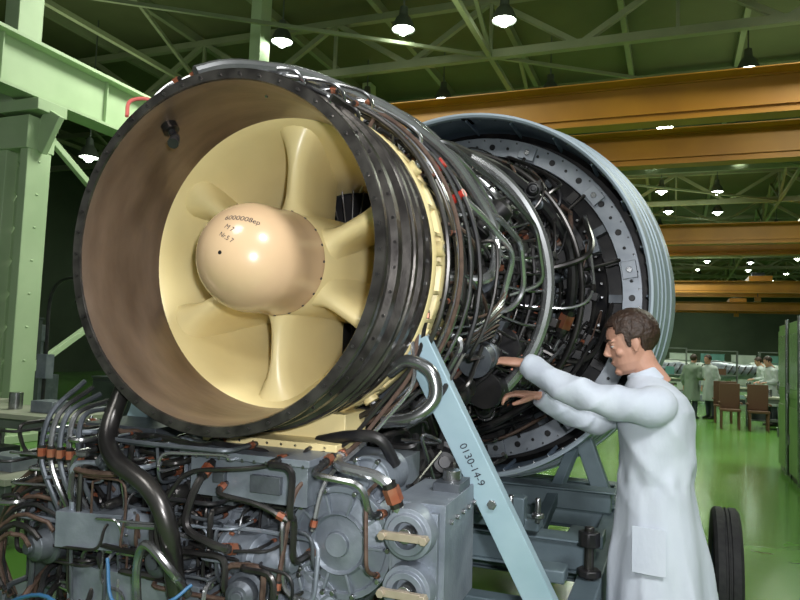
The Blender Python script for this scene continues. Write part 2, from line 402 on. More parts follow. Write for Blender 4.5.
# ---- gearbox & lower accessories
k=MB()
k.box((0.02,.42,-.70),(.86,.26,.16),greyc);k.box((.07,.28,-.66),(.40,.36,.13),greyc);k.box((.07,.27,-.595),(.44,.40,.02),greyc)
for i in range(11):k.cyl((-.13+i*.04,.085,-.603),(-.13+i*.04,.07,-.603),.006,steel,seg=6)
k.box((-.02,.094,-.66),(.04,.02,.04),greyd);k.box((.14,.094,-.67),(.1,.02,.05),greyd)
k.box((.0,.5,-.9),(.8,.24,.34),greyd)
def gcase(a,c,r,s0,d=.22,m_=greyc,n=10):
    k.lathe([(0,0),(r*.22,0),(r*.24,.012),(r*.5,.02),(r*.55,.008),(r*.6,.02),(r*.9,.035),(r*.93,.025),(r*1.04,.025),(r*1.04,.05),(r*.95,.055),(r*.95,d)],m_,40,(a,s0,c),(0,1,0))
    for i in range(n):
        t=2*math.pi*i/n;p=V((a+math.cos(t)*r*.98,s0+.012,c+math.sin(t)*r*.98));k.cyl(p,p+V((0,.02,0)),.008,steel,seg=6)
        R=Matrix.Rotation(-t,3,'Y');k.box(V((a+math.cos(t)*r*.72,s0+.02,c+math.sin(t)*r*.72)),(r*.36,.018,.008),m_,R)
gcase(.345,-.83,.155,.14,.3);gcase(.12,-.88,.12,.17,m_=greyd);gcase(-.12,-.80,.10,.22);gcase(-.36,-.80,.12,.2,m_=greyd);gcase(-.55,-.72,.08,.2);gcase(.25,-1.03,.10,.14)
gcase(.40,-.66,.07,.2,.2,n=6);gcase(-.62,-.98,.11,.12,m_=greyd)
k.box((.585,.30,-.845),(.16,.30,.32),greyc);k.box((.585,.15,-.845),(.13,.04,.28),greyc)
for c in(-.755,-.905):
    k.lathe([(.0,.03),(.032,.03),(.036,.0),(.053,-.0),(.057,.012),(.068,.014),(.071,.05),(.071,.1)],greyc,36,(.58,.072,c),(0,1,0))
    k.lathe([(0,-.012),(.020,-.012),(.022,.03)],steel,24,(.58,.077,c),(0,1,0))
    k.box((.58,.059,c),(.115,.014,.020),tan)
    for a in(-.058,.058):k.cyl((.58+a,.042,c),(.58+a,.068,c),.012,tan,seg=6)
for i in range(5):k.cyl((.665,.2+i*.06,-.74),(.675,.2+i*.06,-.74),.008,steel,seg=6)
k.box((.62,.36,-.675),(.08,.12,.03),greyd);k.cyl((.62,.36,-.67),(.62,.36,-.63),.028,steel)
k.box((-.47,.12,-.86),(.22,.2,.11),greyc,Matrix.Rotation(rad(12),3,'Z'));pump(k,(-.35,.1,-.86),(1,.15,-.05),.055,.2,greyc,steel,10)
pump(k,(-.6,.1,-.92),(-.2,-1,0),.06,.14,greyd,steel);pump(k,(-.2,.15,-.93),(.05,-1,.05),.06,.13,greyd,steel,10)
pump(k,(.0,.16,-.90),(1,-.3,0.05),.07,.24,greyc,rust,12)
pump(k,(.1,.10,-.97),(.2,-1,.1),.055,.12,greyd,steel,12)
pump(k,(-.42,.16,-.66),(-.1,-1,.1),.04,.12,greyd,rust);pump(k,(-.25,.3,-.64),(0,-1,.2),.045,.16,greyc,steel)
k.box((-.3,.2,-1.04),(.5,.3,.12),greyc);k.box((-.66,.22,-.82),(.12,.2,.2),greyc)
k.box((-.5,.3,-.62),(.3,.2,.12),greyd);k.box((-.72,.3,-.95),(.24,.3,.3),greyd)
for i in range(26):
    a=random.uniform(-.72,.1);c=random.uniform(-1.05,-.70)
    k.box((a,.17+random.uniform(-.04,.06),c),(random.uniform(.03,.09),.06,random.uniform(.03,.07)),random.choice([greyc,greyc,greyd,greyd,black]))
for i in range(10):
    pump(k,(random.uniform(-.7,-.1),.2,random.uniform(-1.0,-.66)),(random.uniform(-.4,.4),-1,random.uniform(-.3,.3)),random.uniform(.022,.04),random.uniform(.1,.17),random.choice([greyc,greyd,dsteel]),random.choice([steel,rust]),6)
k.build('accessory_gearbox',ENG,bevel=.004)
k=MB()
def blocked(a,c): return (a>.24 and c<-.70) or (-.14<a<.28 and -.73<c<-.62)
cnt=0
while cnt<150:
    a=random.uniform(-.80,.28);c=random.uniform(-1.10,-.58);s_=random.uniform(.0,.2)
    if blocked(a,c):continue
    pts=[V((a,s_+.12,c)),V((a,s_,c))];ok=True
    for j in range(random.randint(2,5)):
        q=random.random()
        if q<.45:a+=random.choice([-1,1])*random.uniform(.05,.25)
        elif q<.85:c+=random.choice([-1,1])*random.uniform(.05,.2)
        else:s_+=random.uniform(-.06,.08)
        a=max(-.84,min(.3,a));c=max(-1.18,min(-.575,c));s_=max(-.02,min(.2,s_))
        if blocked(a,c): ok=False
        pts.append(V((a,s_+random.uniform(-.02,.02),c+random.uniform(-.01,.01))))
    if not ok: 
        if random.random()<.75: continue
    pts.append(pts[-1]+V((0,.14,0)));cnt+=1
    pipe(pts,random.choice([.004,.005,.006,.007,.009,.010]),random.choice([steel,bsteel,dsteel,dsteel,hose,black,greyc,greyd,black]),random.random()<.7,.04)
k.tube(spline([(-.40,.1,-.42),(-.38,.02,-.55),(-.30,-.03,-.62),(-.16,-.05,-.68),(-.09,-.05,-.78),(-.09,0,-.98)]),.028,dsteel,14)
k.tube(spline([(-.05,0,-.98),(-.05,-.07,-.9),(-.14,-.08,-.83),(-.2,-.04,-.95),(-.15,-.05,-1.1),(.02,-.08,-1.12)]),.013,steel,10)
for i in range(5):
    k.tube(spline([(-.66+i*.035,.2,-.42-.02*i),(-.68+i*.035,.08,-.52),(-.68+i*.04,.05,-.66),(-.62+i*.04,.05,-.78),(-.6+i*.05,.1,-.9)]),.009,steel if i%2 else greyd,8)
    fitting(k,(-.68+i*.04,.05,-.64),(0,0,1),.01)
for i in range(9):
    r=.10+i*.024;k.tube([V((-.68-r*math.cos(t*.26),-.04+i*.025+random.uniform(-.01,.01),-.98+r*math.sin(t*.26)*1.0)) for t in range(-3,10)],random.choice([.007,.010,.012]),[hose,dsteel,hose,black][i%4],8)
pipe([(.0,.1,-.68),(.0,.04,-.70),(.16,.03,-.71),(.24,.05,-.75)],.008,dsteel,True,.05)
pipe([(-.05,.1,-.62),(-.06,.03,-.68),(-.08,.0,-.8),(.06,.0,-.84),(.06,.08,-.86)],.012,dsteel,True,.05)
pipe([(.28,.3,-.60),(.36,.1,-.60),(.52,.08,-.61),(.55,.1,-.70)],.016,bsteel,True,.06)
pipe([(.30,.2,-.59),(.30,.06,-.62),(.46,.06,-.63),(.47,.08,-.72),(.47,.2,-.74)],.010,steel,True,.04)
pipe([(.2,.2,-.74),(.22,.05,-.74),(.23,.05,-.95),(.42,.05,-.99),(.46,.12,-.99)],.008,steel,True,.04)
pipe([(.46,.2,-.64),(.46,.08,-.66),(.475,.06,-.86),(.475,.15,-.9)],.006,hose,True,.03)
k.tube(spline([(.40,.38,-.35),(.47,.36,-.31),(.545,.36,-.34),(.56,.36,-.42),(.50,.34,-.48),(.40,.34,-.5)]),.021,steel,14)
k.tube(spline([(.20,.3,-.57),(.32,.26,-.54),(.42,.26,-.54),(.46,.3,-.62)]),.018,black,12)
pipe([(.46,.4,-.2),(.5,.36,-.38),(.36,.30,-.56),(.32,.1,-.64),(.30,.08,-.78)],.007,bsteel,True,.06)
pipe([(.48,.42,-.15),(.49,.37,-.34),(.33,.28,-.58),(.24,.08,-.66),(.22,.03,-.95)],.007,hose,True,.06)
pipe([(.5,.45,-.15),(.5,.38,-.30),(.30,.27,-.58),(.12,.06,-.62),(-.1,.03,-.64),(-.2,.03,-.8)],.007,dsteel,True,.06)
k.tube(spline([(-.75,-.05,-1.12),(-.5,-.1,-1.02),(-.3,-.12,-1.05),(.1,-.1,-1.03),(.35,-.08,-1.12)]),.006,bluew,8)
k.tube(spline([(-.3,-.05,-.9),(-.22,-.1,-1.0),(-.05,-.1,-.97),(.0,-.05,-.93)]),.005,bluew,8)
for i in range(14):
    a=-.74+i*.09;k.tube(spline([(a,.25,-1.0),(a+.02,.05,-1.1),(a+.05,-.02,-1.22),(a+.1,.2,-1.3)]),.01,random.choice([hose,dsteel,black]),8)
k.build('gearbox_pipework',ENG)
k=MB()
for i in range(18):
    pump(k,(random.uniform(-.2,.42),random.uniform(.6,2.3),random.uniform(-.82,-.55)),(random.uniform(-1,1),random.uniform(-1,1),random.uniform(-.3,.3)),random.uniform(.05,.09),random.uniform(.2,.4),random.choice([black,greyd,black]),steel)
for i in range(50):
    a=random.uniform(.0,.5);s_=random.uniform(.5,1.4);c=random.uniform(-.9,-.45)
    k.tube(fillet([(a,s_,c),(a+random.uniform(-.1,.2),s_,c),(a+.1,s_+random.uniform(-.3,.3),c+.05),(a+.1,s_+.1,c+random.uniform(-.2,.2))],.05),random.choice([.006,.009,.014]),random.choice([steel,dsteel,black]),7)
k.box((0.02,1.1,-.62),(.4,1.2,.2),black)
k.build('lower_accessories',ENG,bevel=.003)
k=MB()
for sg in(1,-1):
    A=V((.475*sg,.40,-.25));B=V((.90*sg,.50,-1.10));d=(B-A).normalized()
    up=V((0,1,0))
    k.beam(A,B,.09,.012,strutm,up);x=d.cross(up).normalized()
    for q in(-1,1):k.beam(A+x*.042*q+V((0,.02,0)),B+x*.042*q+V((0,.02,0)),.008,.045,strutm,up)
    for p in(A+d*.03,A+d*.09,B-d*.04,B-d*.4):
        k.cyl(p+V((0,-.014,0)),p+V((0,.03,0)),.016,steel,seg=6)
    k.cyl(A+V((0,.0,0)),cy(.45,-30 if sg>0 else 210,.5),.03,strutm)
    k.lathe([(0,-.05),(.05,-.05),(.055,-.04),(.055,.06),(0,.06)],steel,24,B,(0,1,0));k.cyl(B+V((0,-.08,0)),B+V((0,.1,0)),.022,dsteel,seg=6)
k.build('mount_strut',ENG,bevel=.002)
A=V((.475,.40,-.25));B=V((.90,.50,-1.10));d=(B-A).normalized();fr_=V((0,-1,0));fr_=(fr_-d*fr_.dot(d)).normalized()
me=textmesh('0130-14-9',.034);yy=(fr_).cross(d).normalized()
for v in me.vertices: v.co=A+d*(.42+v.co.x)+yy*(v.co.y-.012)+fr_*.0075
ob=bpy.data.objects.new('strut_stencil',me);S.collection.objects.link(ob);ob.parent=ENG

# ================================================================== STAND
MS=Matrix.Translation((OX,2.0,0))@Matrix.Rotation(rad(-21),4,'Z')
ST=empty('engine_stand',MS)
k=MB()
for sg in(1,-1):
    k.box((.93*sg,2.0,.60),(.10,3.6,.14),standm)
    k.box((.93*sg,.55,.69),(.16,.24,.03),standm)
    for s_ in(.4,1.5,2.7,3.6):
        k.box((.93*sg,s_,.42),(.09,.09,.26),standm)
    k.box((.93*sg,2.0,.28),(.09,3.4,.09),standm)
    k.beam((.93*sg,1.5,.5),(.93*sg,2.6,.3),.05,.05,standm);k.beam((.93*sg,.5,.3),(.93*sg,1.4,.52),.05,.05,standm)
    k.box((.88*sg,1.75,.74),(.16,.16,.06),standm);k.box((.80*sg,1.2,.72),(.12,.12,.05),standm)
    k.cyl((.93*sg,1.35,.62),(.93*sg,1.35,.88),.02,dsteel);k.cyl((.93*sg,1.35,.80),(.93*sg,1.35,.86),.045,black,seg=8);k.cyl((.93*sg,1.35,.68),(.93*sg,1.35,.71),.05,black,seg=8)
    k.beam((.93*sg,2.75,.6),(.75*sg,2.75,1.08),.10,.10,standm);k.beam((.60*sg,1.9,.62),(.7*sg,2.7,1.02),.06,.06,standm)
for s_,z in((.5,.60),(1.6,.70),(1.95,.56),(2.7,.64),(3.7,.6)):
    k.box((0,s_,z),(1.86,.12,.12),standm);k.box((0,s_,z+.065),(1.9,.16,.012),standm);k.box((0,s_,z-.065),(1.9,.16,.012),standm)
k.box((.5,2.3,.80),(.9,.10,.10),standm);k.box((.5,2.3,.86),(.95,.16,.012),standm)
for s_ in(1.0,1.3):k.box((.4,s_,.50),(1.0,.10,.12),standm)
k.box((0,.5,.28),(1.86,.1,.1),standm);k.box((0,3.4,.28),(1.86,.1,.1),standm)
k.box((.55,1.55,.82),(.3,.12,.05),standm);k.box((.6,1.5,.88),(.08,.08,.12),standm);k.box((.35,1.5,.86),(.06,.1,.22),standm)
for a in(.45,.58,.7):k.cyl((a,1.46,.84),(a,1.46,.95),.014,steel,seg=6);k.cyl((a,1.46,.86),(a,1.46,.885),.03,steel,seg=6)
k.build('stand_frame',ST,bevel=.006)
k=MB()
def tyre(c,ax,R=.33,w=.17):
    k.lathe([(R*.55,-w*.4),(R*.8,-w*.5),(R*.95,-w*.47),(R,-w*.36),(R,-w*.12),(R*.975,-w*.1),(R*.975,-w*.04),(R,-w*.02),(R,w*.02),(R*.975,w*.04),(R*.975,w*.1),(R,w*.12),(R,w*.36),(R*.95,w*.47),(R*.8,w*.5),(R*.55,w*.4)],rubber,48,c,ax)
    k.lathe([(0,-w*.2),(R*.2,-w*.22),(R*.25,-w*.1),(R*.5,-w*.15),(R*.56,-w*.4),(R*.56,w*.4),(R*.5,w*.15),(R*.2,w*.2),(0,w*.2)],standm,32,c,ax)
for a in(-1.12,1.12): tyre((a,.75,.33),(1,0,0))
k.cyl((-1.12,.75,.33),(1.12,.75,.33),.035,dsteel)
for a in(-1.54,-1.32,1.32,1.54):tyre((a,2.82,.37),(1,.0,0),.37,.15)
k.cyl((-1.54,2.82,.37),(1.54,2.82,.37),.04,dsteel)
k.build('stand_wheels',ST)

# ================================================================== PEOPLE
coatm=mat('coat_white',(.55,.60,.68),.85,0,(.60,.65,.72),6,bump=.35,bscale=9,stretch=(1.4,1.4,.6),bdist=.02)
skin=mat('skin',(.50,.26,.18),.5,0,(.56,.31,.22),14)
hairm=mat('hair_brown',(.028,.015,.010),.5,0,(.05,.027,.017),60,bump=.5,bscale=120)
trous=mat('trousers_dark',(.03,.035,.05),.8);shoe=mat('shoe_black',(.015,.015,.015),.4)
eyew=mat('eye_white',(.55,.53,.5),.3);lipm=mat('lips',(.38,.15,.12),.5)
def remesh(o,vs,sm=4,fac=.6):
    r=o.modifiers.new('remesh','REMESH');r.mode='VOXEL';r.voxel_size=vs;r.use_smooth_shade=True
    if sm: q=o.modifiers.new('smooth','SMOOTH');q.iterations=sm;q.factor=fac
def limb(mb,pts,rs,mt,n=6,seg=18):
    P=spline(pts,n);m=len(pts)-1;R=[]
    for i in range(len(P)):
        t=i/n;j=min(m-1,int(t));f=t-j;R.append(rs[j]*(1-f)+rs[j+1]*f)
    mb.tube(P,R,mt,seg)
def hand(parent,name,M,side,curl,vox=.003):
    h=MB()
    h.loft([((-.03,0,0),(0,.027,0),(0,0,.02)),((0,0,0),(0,.03,0),(0,0,.018)),((.03,0,0),(0,.038,0),(0,0,.018)),((.065,0,0),(0,.041,0),(0,0,.015)),((.09,0,0),(0,.038,0),(0,0,.012))],skin,20)
    for y,L,r in((.030,.072,.0088),(.010,.081,.0092),(-.011,.075,.0088),(-.030,.060,.0078)):
        p=V((.08,y,0));pts=[p.copy()];a=curl*.5+random.uniform(-.08,.08)
        for fr in(.45,.3,.25):
            p=p+V((math.cos(a),y*1.6,-math.sin(a)))*L*fr;pts.append(p.copy());a+=curl
        limb(h,pts,[r*1.1,r,r*.95,r*.72],skin,5,12);h.ball(pts[-1],r*.72,skin,10)
    pts=[V((.01,.02*side,-.004)),V((.035,.048*side,-.014)),V((.062,.062*side,-.026)),V((.085,.062*side,-.036))]
    limb(h,pts,[.014,.013,.0105,.008],skin,5,12);h.ball(pts[-1],.008,skin,10)
    o=h.build(name,parent);remesh(o,vox,3,.5);o.matrix_local=M
    return o
def orient(p,fwd,up):
    x=V(fwd).normalized();z=(V(up)-x*x.dot(V(up))).normalized();y=z.cross(x)
    M=Matrix((x,y,z)).transposed().to_4x4();M.translation=V(p);return M
def ridge(t): # sharp-ish fold profile
    s_=math.sin(t);return (1-abs(s_))**1.5*1.6-.6
def person(name,loc,yaw,LA,RA,vox=.012,lean=1.0,headyaw=0,headpitch=15,coat=coatm,scale=1):
    E=empty(name,Matrix.Translation(loc)@Matrix.Rotation(yaw,4,'Z')@Matrix.Scale(scale,4))
    c=MB();L=lean
    T=[(.50,-.025,.225,.24),(.62,-.015,.208,.228),(.8,-.005,.185,.208),(.95,.002,.162,.190),(1.08,.006,.146,.176),(1.2,.008*L,.150,.184),(1.3,.008*L,.154,.196),(1.37,.010*L,.146,.203),(1.425,.018*L,.124,.19),(1.465,.032*L,.094,.145),(1.49,.046*L,.07,.095),(1.505,.056*L,.06,.07),(1.515,.060*L,.056,.06)]
    secs=[]
    for i in range(len(T)-1):
        for f in [q/6 for q in range(6)]:
            q=[T[i][j]*(1-f)+T[i+1][j]*f for j in range(4)];secs.append(((q[1],0,q[0]),(q[2],0,0),(0,q[3],0)))
    q=T[-1];secs.append(((q[1],0,q[0]),(q[2],0,0),(0,q[3],0)))
    n=120;vs=[];ph=1.3
    for cc,A,B in secs:
        z=cc[2];fo=max(0,min(1,(1.15-z)/.45));up_=max(0,min(1,(z-.95)/.15))*max(0,min(1,(1.44-z)/.08))
        for q in range(n):
            a=2*math.pi*q/n
            dsp=fo*.011*(ridge(a*3.5+ph+z*1.2)*.8+math.sin(a*9+2*ph-z*3)*.5)
            dsp+=up_*.008*(ridge(a*2.0+z*13+ph)+.5*math.sin(a*4-z*24))
            dsp+=.006*max(0,1-abs(z-1.10)/.06)*math.sin(a*11)
            w=1+dsp/.17
            vs.append((cc[0]+A[0]*math.cos(a)*w,B[1]*math.sin(a)*w,z))
    m=len(secs);fs=[(i*n+q,i*n+(q+1)%n,(i+1)*n+(q+1)%n,(i+1)*n+q) for i in range(m-1) for q in range(n)]
    fs.append(tuple(range(n))[::-1]);fs.append(tuple((m-1)*n+q for q in range(n)));c.add(vs,fs,coat)
    for sg,(el,wr,hd,upv,cu) in((1,LA),(-1,RA)):
        sh=V((.02*L,.14*sg,1.402));sh2=V((.04*L,.19*sg,1.388));el=V(el);wr=V(wr)
        base=[(sh,.076),(sh2,.079),((sh2+el)/2+V((0,0,-.010)),.070),(el,.066),((el+wr)/2+V((0,0,-.012)),.058),(wr,.047)]
        P=spline([b for b,_ in base],16)
        def rf(i,a,base=base,sg=sg):
            t=i/16;j=min(4,int(t));f=t-j;r=base[j][1]*(1-f)+base[j+1][1]*f
            g=max(0,min(1,(t-1)/.5))
            near=math.exp(-((t-3)/.7)**2)  # bunching at the elbow
            r+=g*(.0045+.004*near)*(ridge(i*.21+a*1.0+sg)+.6*math.sin(i*.33-a*2.0))
            return r
        c.tube(P,rf,coat,40)
        dd=(wr-el).normalized();c.lathe([(.036,-.004),(.049,-.006),(.050,-.03),(.042,-.032)],coat,24,wr,dd,closed=True)
    o=c.build('lab_coat',E);remesh(o,.008 if vox<.02 else vox,2,.5)
    tx=bpy.data.textures.new('folds','CLOUDS');tx.noise_scale=.22;tx.noise_depth=1
    dm=o.modifiers.new('folds','DISPLACE');dm.texture=tx;dm.strength=.016;dm.mid_level=.5;dm.texture_coords='LOCAL'
    c=MB()
    c.lathe([(.056,-.02),(.074,-.045),(.078,-.035),(.064,.016),(.058,.020),(.053,.014)],coat,32,(.060*L,0,1.508),(.42,0,1),closed=True)
    for sg in(1,-1):
        P=[]
        for z in(.76,.82,.88,.93):
            f=(z-.5)/.45;w=.243-.048*f
            P.append(((.045,w*sg,z),(.062,-.016*sg,0),(0,.005,0)))
        c.loft(P,coat,4)
    o=c.build('collar_and_pockets',E,bevel=.002)
    c=MB()
    for sg in(1,-1):
        limb(c,[(0,.09*sg,.92),(.01,.095*sg,.7),(.0,.1*sg,.48),(-.02,.1*sg,.28),(-.03,.1*sg,.09)],[.105,.095,.075,.07,.066],trous,5,18)
    o=c.build('trousers',E);remesh(o,.012,2)
    c=MB()
    for sg in(1,-1):
        c.loft([((-.10,.1*sg,.045),(0,.03,0),(0,0,.04)),((-.06,.1*sg,.055),(0,.042,0),(0,0,.055)),((.02,.1*sg,.05),(0,.043,0),(0,0,.05)),((.10,.105*sg,.035),(0,.05,0),(0,0,.035)),((.16,.105*sg,.028),(0,.042,0),(0,0,.026)),((.185,.105*sg,.025),(0,.02,0),(0,0,.016))],shoe,18)
    c.build('shoes',E)
    hp=V((.112*L+.005,0,1.634))
    RM=Matrix.Translation(hp)@Matrix.Rotation(rad(headyaw),4,'Z')@Matrix.Rotation(rad(headpitch),4,'Y')@Matrix.Scale(1.05,4)
    H=empty('head',None,E);H.matrix_local=RM
    c=MB()
    c.ball((-.015,0,.035),1,skin,28,(.098,.076,.085))
    c.loft([((.020,0,-.115),(.034,0,0),(0,.022,0)),((.014,0,-.10),(.056,0,0),(0,.042,0)),((.008,0,-.07),(.072,0,0),(0,.056,0)),((.002,0,-.035),(.080,0,0),(0,.064,0)),((-.003,0,.0),(.082,0,0),(0,.070,0)),((-.005,0,.04),(.086,0,0),(0,.072,0)),((-.01,0,.08),(.07,0,0),(0,.058,0))],skin,28)
    c.loft([((.076,0,.022),(.010,0,0),(0,.008,0)),((.086,0,0),(.013,0,0),(0,.009,0)),((.096,0,-.018),(.015,0,0),(0,.013,0)),((.090,0,-.03),(.013,0,0),(0,.015,0)),((.076,0,-.036),(.008,0,0),(0,.011,0))],skin,14)
    c.ball((.064,0,-.098),.021,skin,14,(1,1.1,.85))
    c.ball((.076,0,-.056),.013,skin,12,(.9,1.7,.5));c.ball((.074,0,-.067),.013,skin,12,(.9,1.6,.55))
    for sg in(1,-1):
        c.ball((.066,.030*sg,.026),.02,skin,12,(.8,1.3,.35));c.ball((.050,.045*sg,-.024),.022,skin,12,(.9,.8,.8))
        c.ball((.066,.031*sg,.012),.013,skin,12,(.9,1.2,.5));c.ball((.064,.031*sg,-.002),.013,skin,12,(.9,1.2,.4))
        R=Matrix.Rotation(rad(-18*sg),3,'Z')
        c.ball((-.012,.076*sg,-.002),.03,skin,14,(.62,.22,1),R);c.ball((-.010,.074*sg,-.026),.012,skin,10,(.8,.5,1))
    limb(c,[(-.06,0,-.19),(-.035,0,-.11),(-.02,0,-.04)],[.058,.052,.054],skin,5,20)
    o=c.build('face',H);remesh(o,.0035 if vox<.02 else .008,2,.5)
    c=MB()
    for sg in(1,-1):
        c.ball((.0665,.031*sg,.005),.0115,eyew,12,(.95,1.0,.65));c.ball((.0755,.031*sg,.003),.0055,ink,10,(.5,1,1))
        c.tube(spline([(.082,.014*sg,.029),(.082,.03*sg,.034),(.070,.050*sg,.028)],4),.0035,hairm,6)
    c.ball((.087,0,-.0615),.005,lipm,10,(.5,3.2,.6))
    c.build('eyes_and_lips',H)
    bm=bmesh.new();bmesh.ops.create_uvsphere(bm,u_segments=64,v_segments=40,radius=1)
    for v in bm.verts:
        n=v.co.copy();v.co=V((-.018+n.x*.108,n.y*.087,.040+n.z*.100))
    dele=[]
    for f in bm.faces:
        p=f.calc_center_median()
        keep = p.z>.082 or (p.x<.050 and p.z>.050) or (p.x<.022 and p.z>.02) or (p.x<-.036 and p.z>-.045) or (.002<p.x<.018 and p.z>-.012)
        if not keep: dele.append(f)
    bmesh.ops.delete(bm,geom=dele,context='FACES')
    me=bpy.data.meshes.new('hair');bm.to_mesh(me);bm.free();me.materials.append(hairm)
    o=bpy.data.objects.new('hair',me);S.collection.objects.link(o);o.parent=H
    so=o.modifiers.new('s','SOLIDIFY');so.thickness=.016;so.offset=-1
    remesh(o,.0035,3,.5)
    tx=bpy.data.textures.new('hairtex','CLOUDS');tx.noise_scale=.02
    dm=o.modifiers.new('d','DISPLACE');dm.texture=tx;dm.strength=.008
    for sg,nm,(el,wr,hd,upv,cu) in((1,'hand_left',LA),(-1,'hand_right',RA)):
        hand(E,nm,orient(V(wr)+V(hd).normalized()*.02,hd,upv),-sg,cu,.0028 if vox<.02 else .006)
    return E
person('technician',(1.08,2.9,0),rad(164),
  ((.30,.185,1.425),(.54,.095,1.535),(1,-.12,.08),(.1,.25,1),.5),
  ((.26,-.15,1.30),(.485,-.03,1.395),(1,.05,.05),(.1,.1,1),.5),headpitch=16,headyaw=4)
relax=lambda sg:((-.02,.25*sg,1.13),(.06,.25*sg,.9),(.15,0,-1),(1,0,0),.3)
work=lambda sg:((.0,.24*sg,1.15),(.24,.18*sg,1.1),(1,-.2*sg,-.1),(0,0,1),.4)
PH=rad(-21.5)
def HW(r,h,z=0): 
    c,s_=math.cos(-PH),math.sin(-PH);return V((r*c+h*s_,-r*s_+h*c,z))
greyp=mat('jacket_grey_green',(.16,.21,.16),.8);coatf=mat('coat_far',(.42,.47,.46),.85)
person('worker',HW(.95,21.5),rad(200),relax(1),relax(-1),.02,headpitch=5,coat=coatf)
person('worker',HW(.45,21.0),rad(40),relax(1),work(-1),.02,headpitch=5,coat=greyp)
person('worker',HW(2.35,20.4),rad(180),work(1),work(-1),.02,headpitch=20,coat=coatf)
person('worker',HW(2.5,24),rad(160),work(1),work(-1),.02,headpitch=20,coat=coatf)

# ================================================================== HALL
def hall(mb,name,bevel=0,**kw): return mb.build(name,None,bevel,rotz=PH,**kw)
floorm=mat('floor_green_paint',(.085,.225,.035),.17,0,(.14,.32,.06),.6,bump=.03,bscale=3,lo=.3,hi=.7)
wallm=mat('wall_green',(.04,.06,.035),.8,0,(.06,.085,.05),.4)
ceilm=mat('roof_olive',(.085,.10,.045),.8,0,(.115,.13,.06),.5)
trussm=mat('truss_olive',(.19,.225,.13),.6,0,(.24,.275,.165),1)
palem=mat('paint_pale_green',(.40,.52,.32),.55,0,(.47,.59,.38),1.2)
cranem=mat('crane_orange',(.42,.18,.008),.5,0,(.32,.13,.006),.8)
X0,X1,Y0,Y1,ZC=-26,17,-8,84,10.4
k=MB();k.box(((X0+X1)/2,(Y0+Y1)/2,-.1),(X1-X0,Y1-Y0,.2),floorm);hall(k,'floor')
k=MB();k.box(((X0+X1)/2,(Y0+Y1)/2,ZC+.15),(X1-X0,Y1-Y0,.3),ceilm)
for i in range(15): k.box((X0+1.5+i*2.9,(Y0+Y1)/2,ZC-.12),(.14,Y1-Y0,.24),trussm)
hall(k,'ceiling')
k=MB();k.box((X0-.15,(Y0+Y1)/2,ZC/2),(.3,Y1-Y0,ZC),wallm);hall(k,'wall_left')
k=MB();k.box((X1+.15,(Y0+Y1)/2,ZC/2),(.3,Y1-Y0,ZC),wallm);hall(k,'wall_right')
k=MB();k.box(((X0+X1)/2,Y1+.15,ZC/2),(X1-X0,.3,ZC),wallm);hall(k,'wall_back')
def column(r,h,i):
    k=MB()
    for dx in(-.22,.22):k.box((r+dx,h,2.3),(.16,.42,4.6),palem)
    for z in range(9):k.beam((r-.2,h,.3+z*.5),(r+.2,h,.8+z*.5) ,.3,.05,palem,(0,1,0))
    k.box((r,h,.06),(.8,.8,.12),palem)
    k.box((r,h,4.62),(.62,.50,.5),palem);k.box((r+.1,h,5.02),(.8,.54,.18),palem)
    k.beam((r+.25,h,4.4),(r+.55,h,4.95),.34,.10,palem,(0,1,0))
    k.box((r-.25,h,7.7),(.3,.44,5.3),palem)
    if r<0 and i<11:
        for(z0,z1) in((1.0,4.8),(4.8,1.0)):k.beam((r,h+.3,z0),(r,h+6.2,z1),.1,.1,palem)
    hall(k,'column',.01)
for i in range(12):
    column(-9.3,7.7+i*6.5,i)
    column(13.6,7.7+i*6.5,i)
for r,nm in((-9.15,'l'),(13.3,'r')):
    k=MB();k.box((r,38,5.58),(.06,92,.76),palem);k.box((r,38,5.97),(.45,92,.05),palem);k.box((r,38,5.18),(.42,92,.05),palem);k.box((r,38,6.03),(.08,92,.09),dsteel)
    for i in range(46):k.box((r,-7+i*2,5.58),(.2,.02,.74),palem)
    hall(k,'crane_runway')
k=MB()
for t in range(14):
    h=4+t*6.0
    k.box((-4.5,h,8.75),(42.8,.18,.2),trussm);k.box((-4.5,h,10.1),(42.8,.18,.18),trussm)
    for i in range(20):
        a=-25.2+i*2.1;k.beam((a,h,8.75 if i%2 else 10.1),(a+2.1,h,10.1 if i%2 else 8.75),.13,.13,trussm)
        if i%2==0:k.beam((a,h,8.75),(a,h,10.1),.08,.08,trussm)
for r in(-21,-12.6,-4.2,4.2,12.6):
    k.box((r,40,8.72),(.12,86,.12),trussm)
    for t in range(13):
        h=4+t*6
        k.beam((r,h,8.8),(r,h+3,10.15),.09,.09,trussm);k.beam((r,h+3,10.15),(r,h+6,8.8),.09,.09,trussm)
for t in range(13):
    h=4+t*6
    for r in(-12.6,-4.2,4.2): k.beam((r,h,8.72),(r+8.4,h+6,8.72),.08,.08,trussm)
hall(k,'roof_truss')
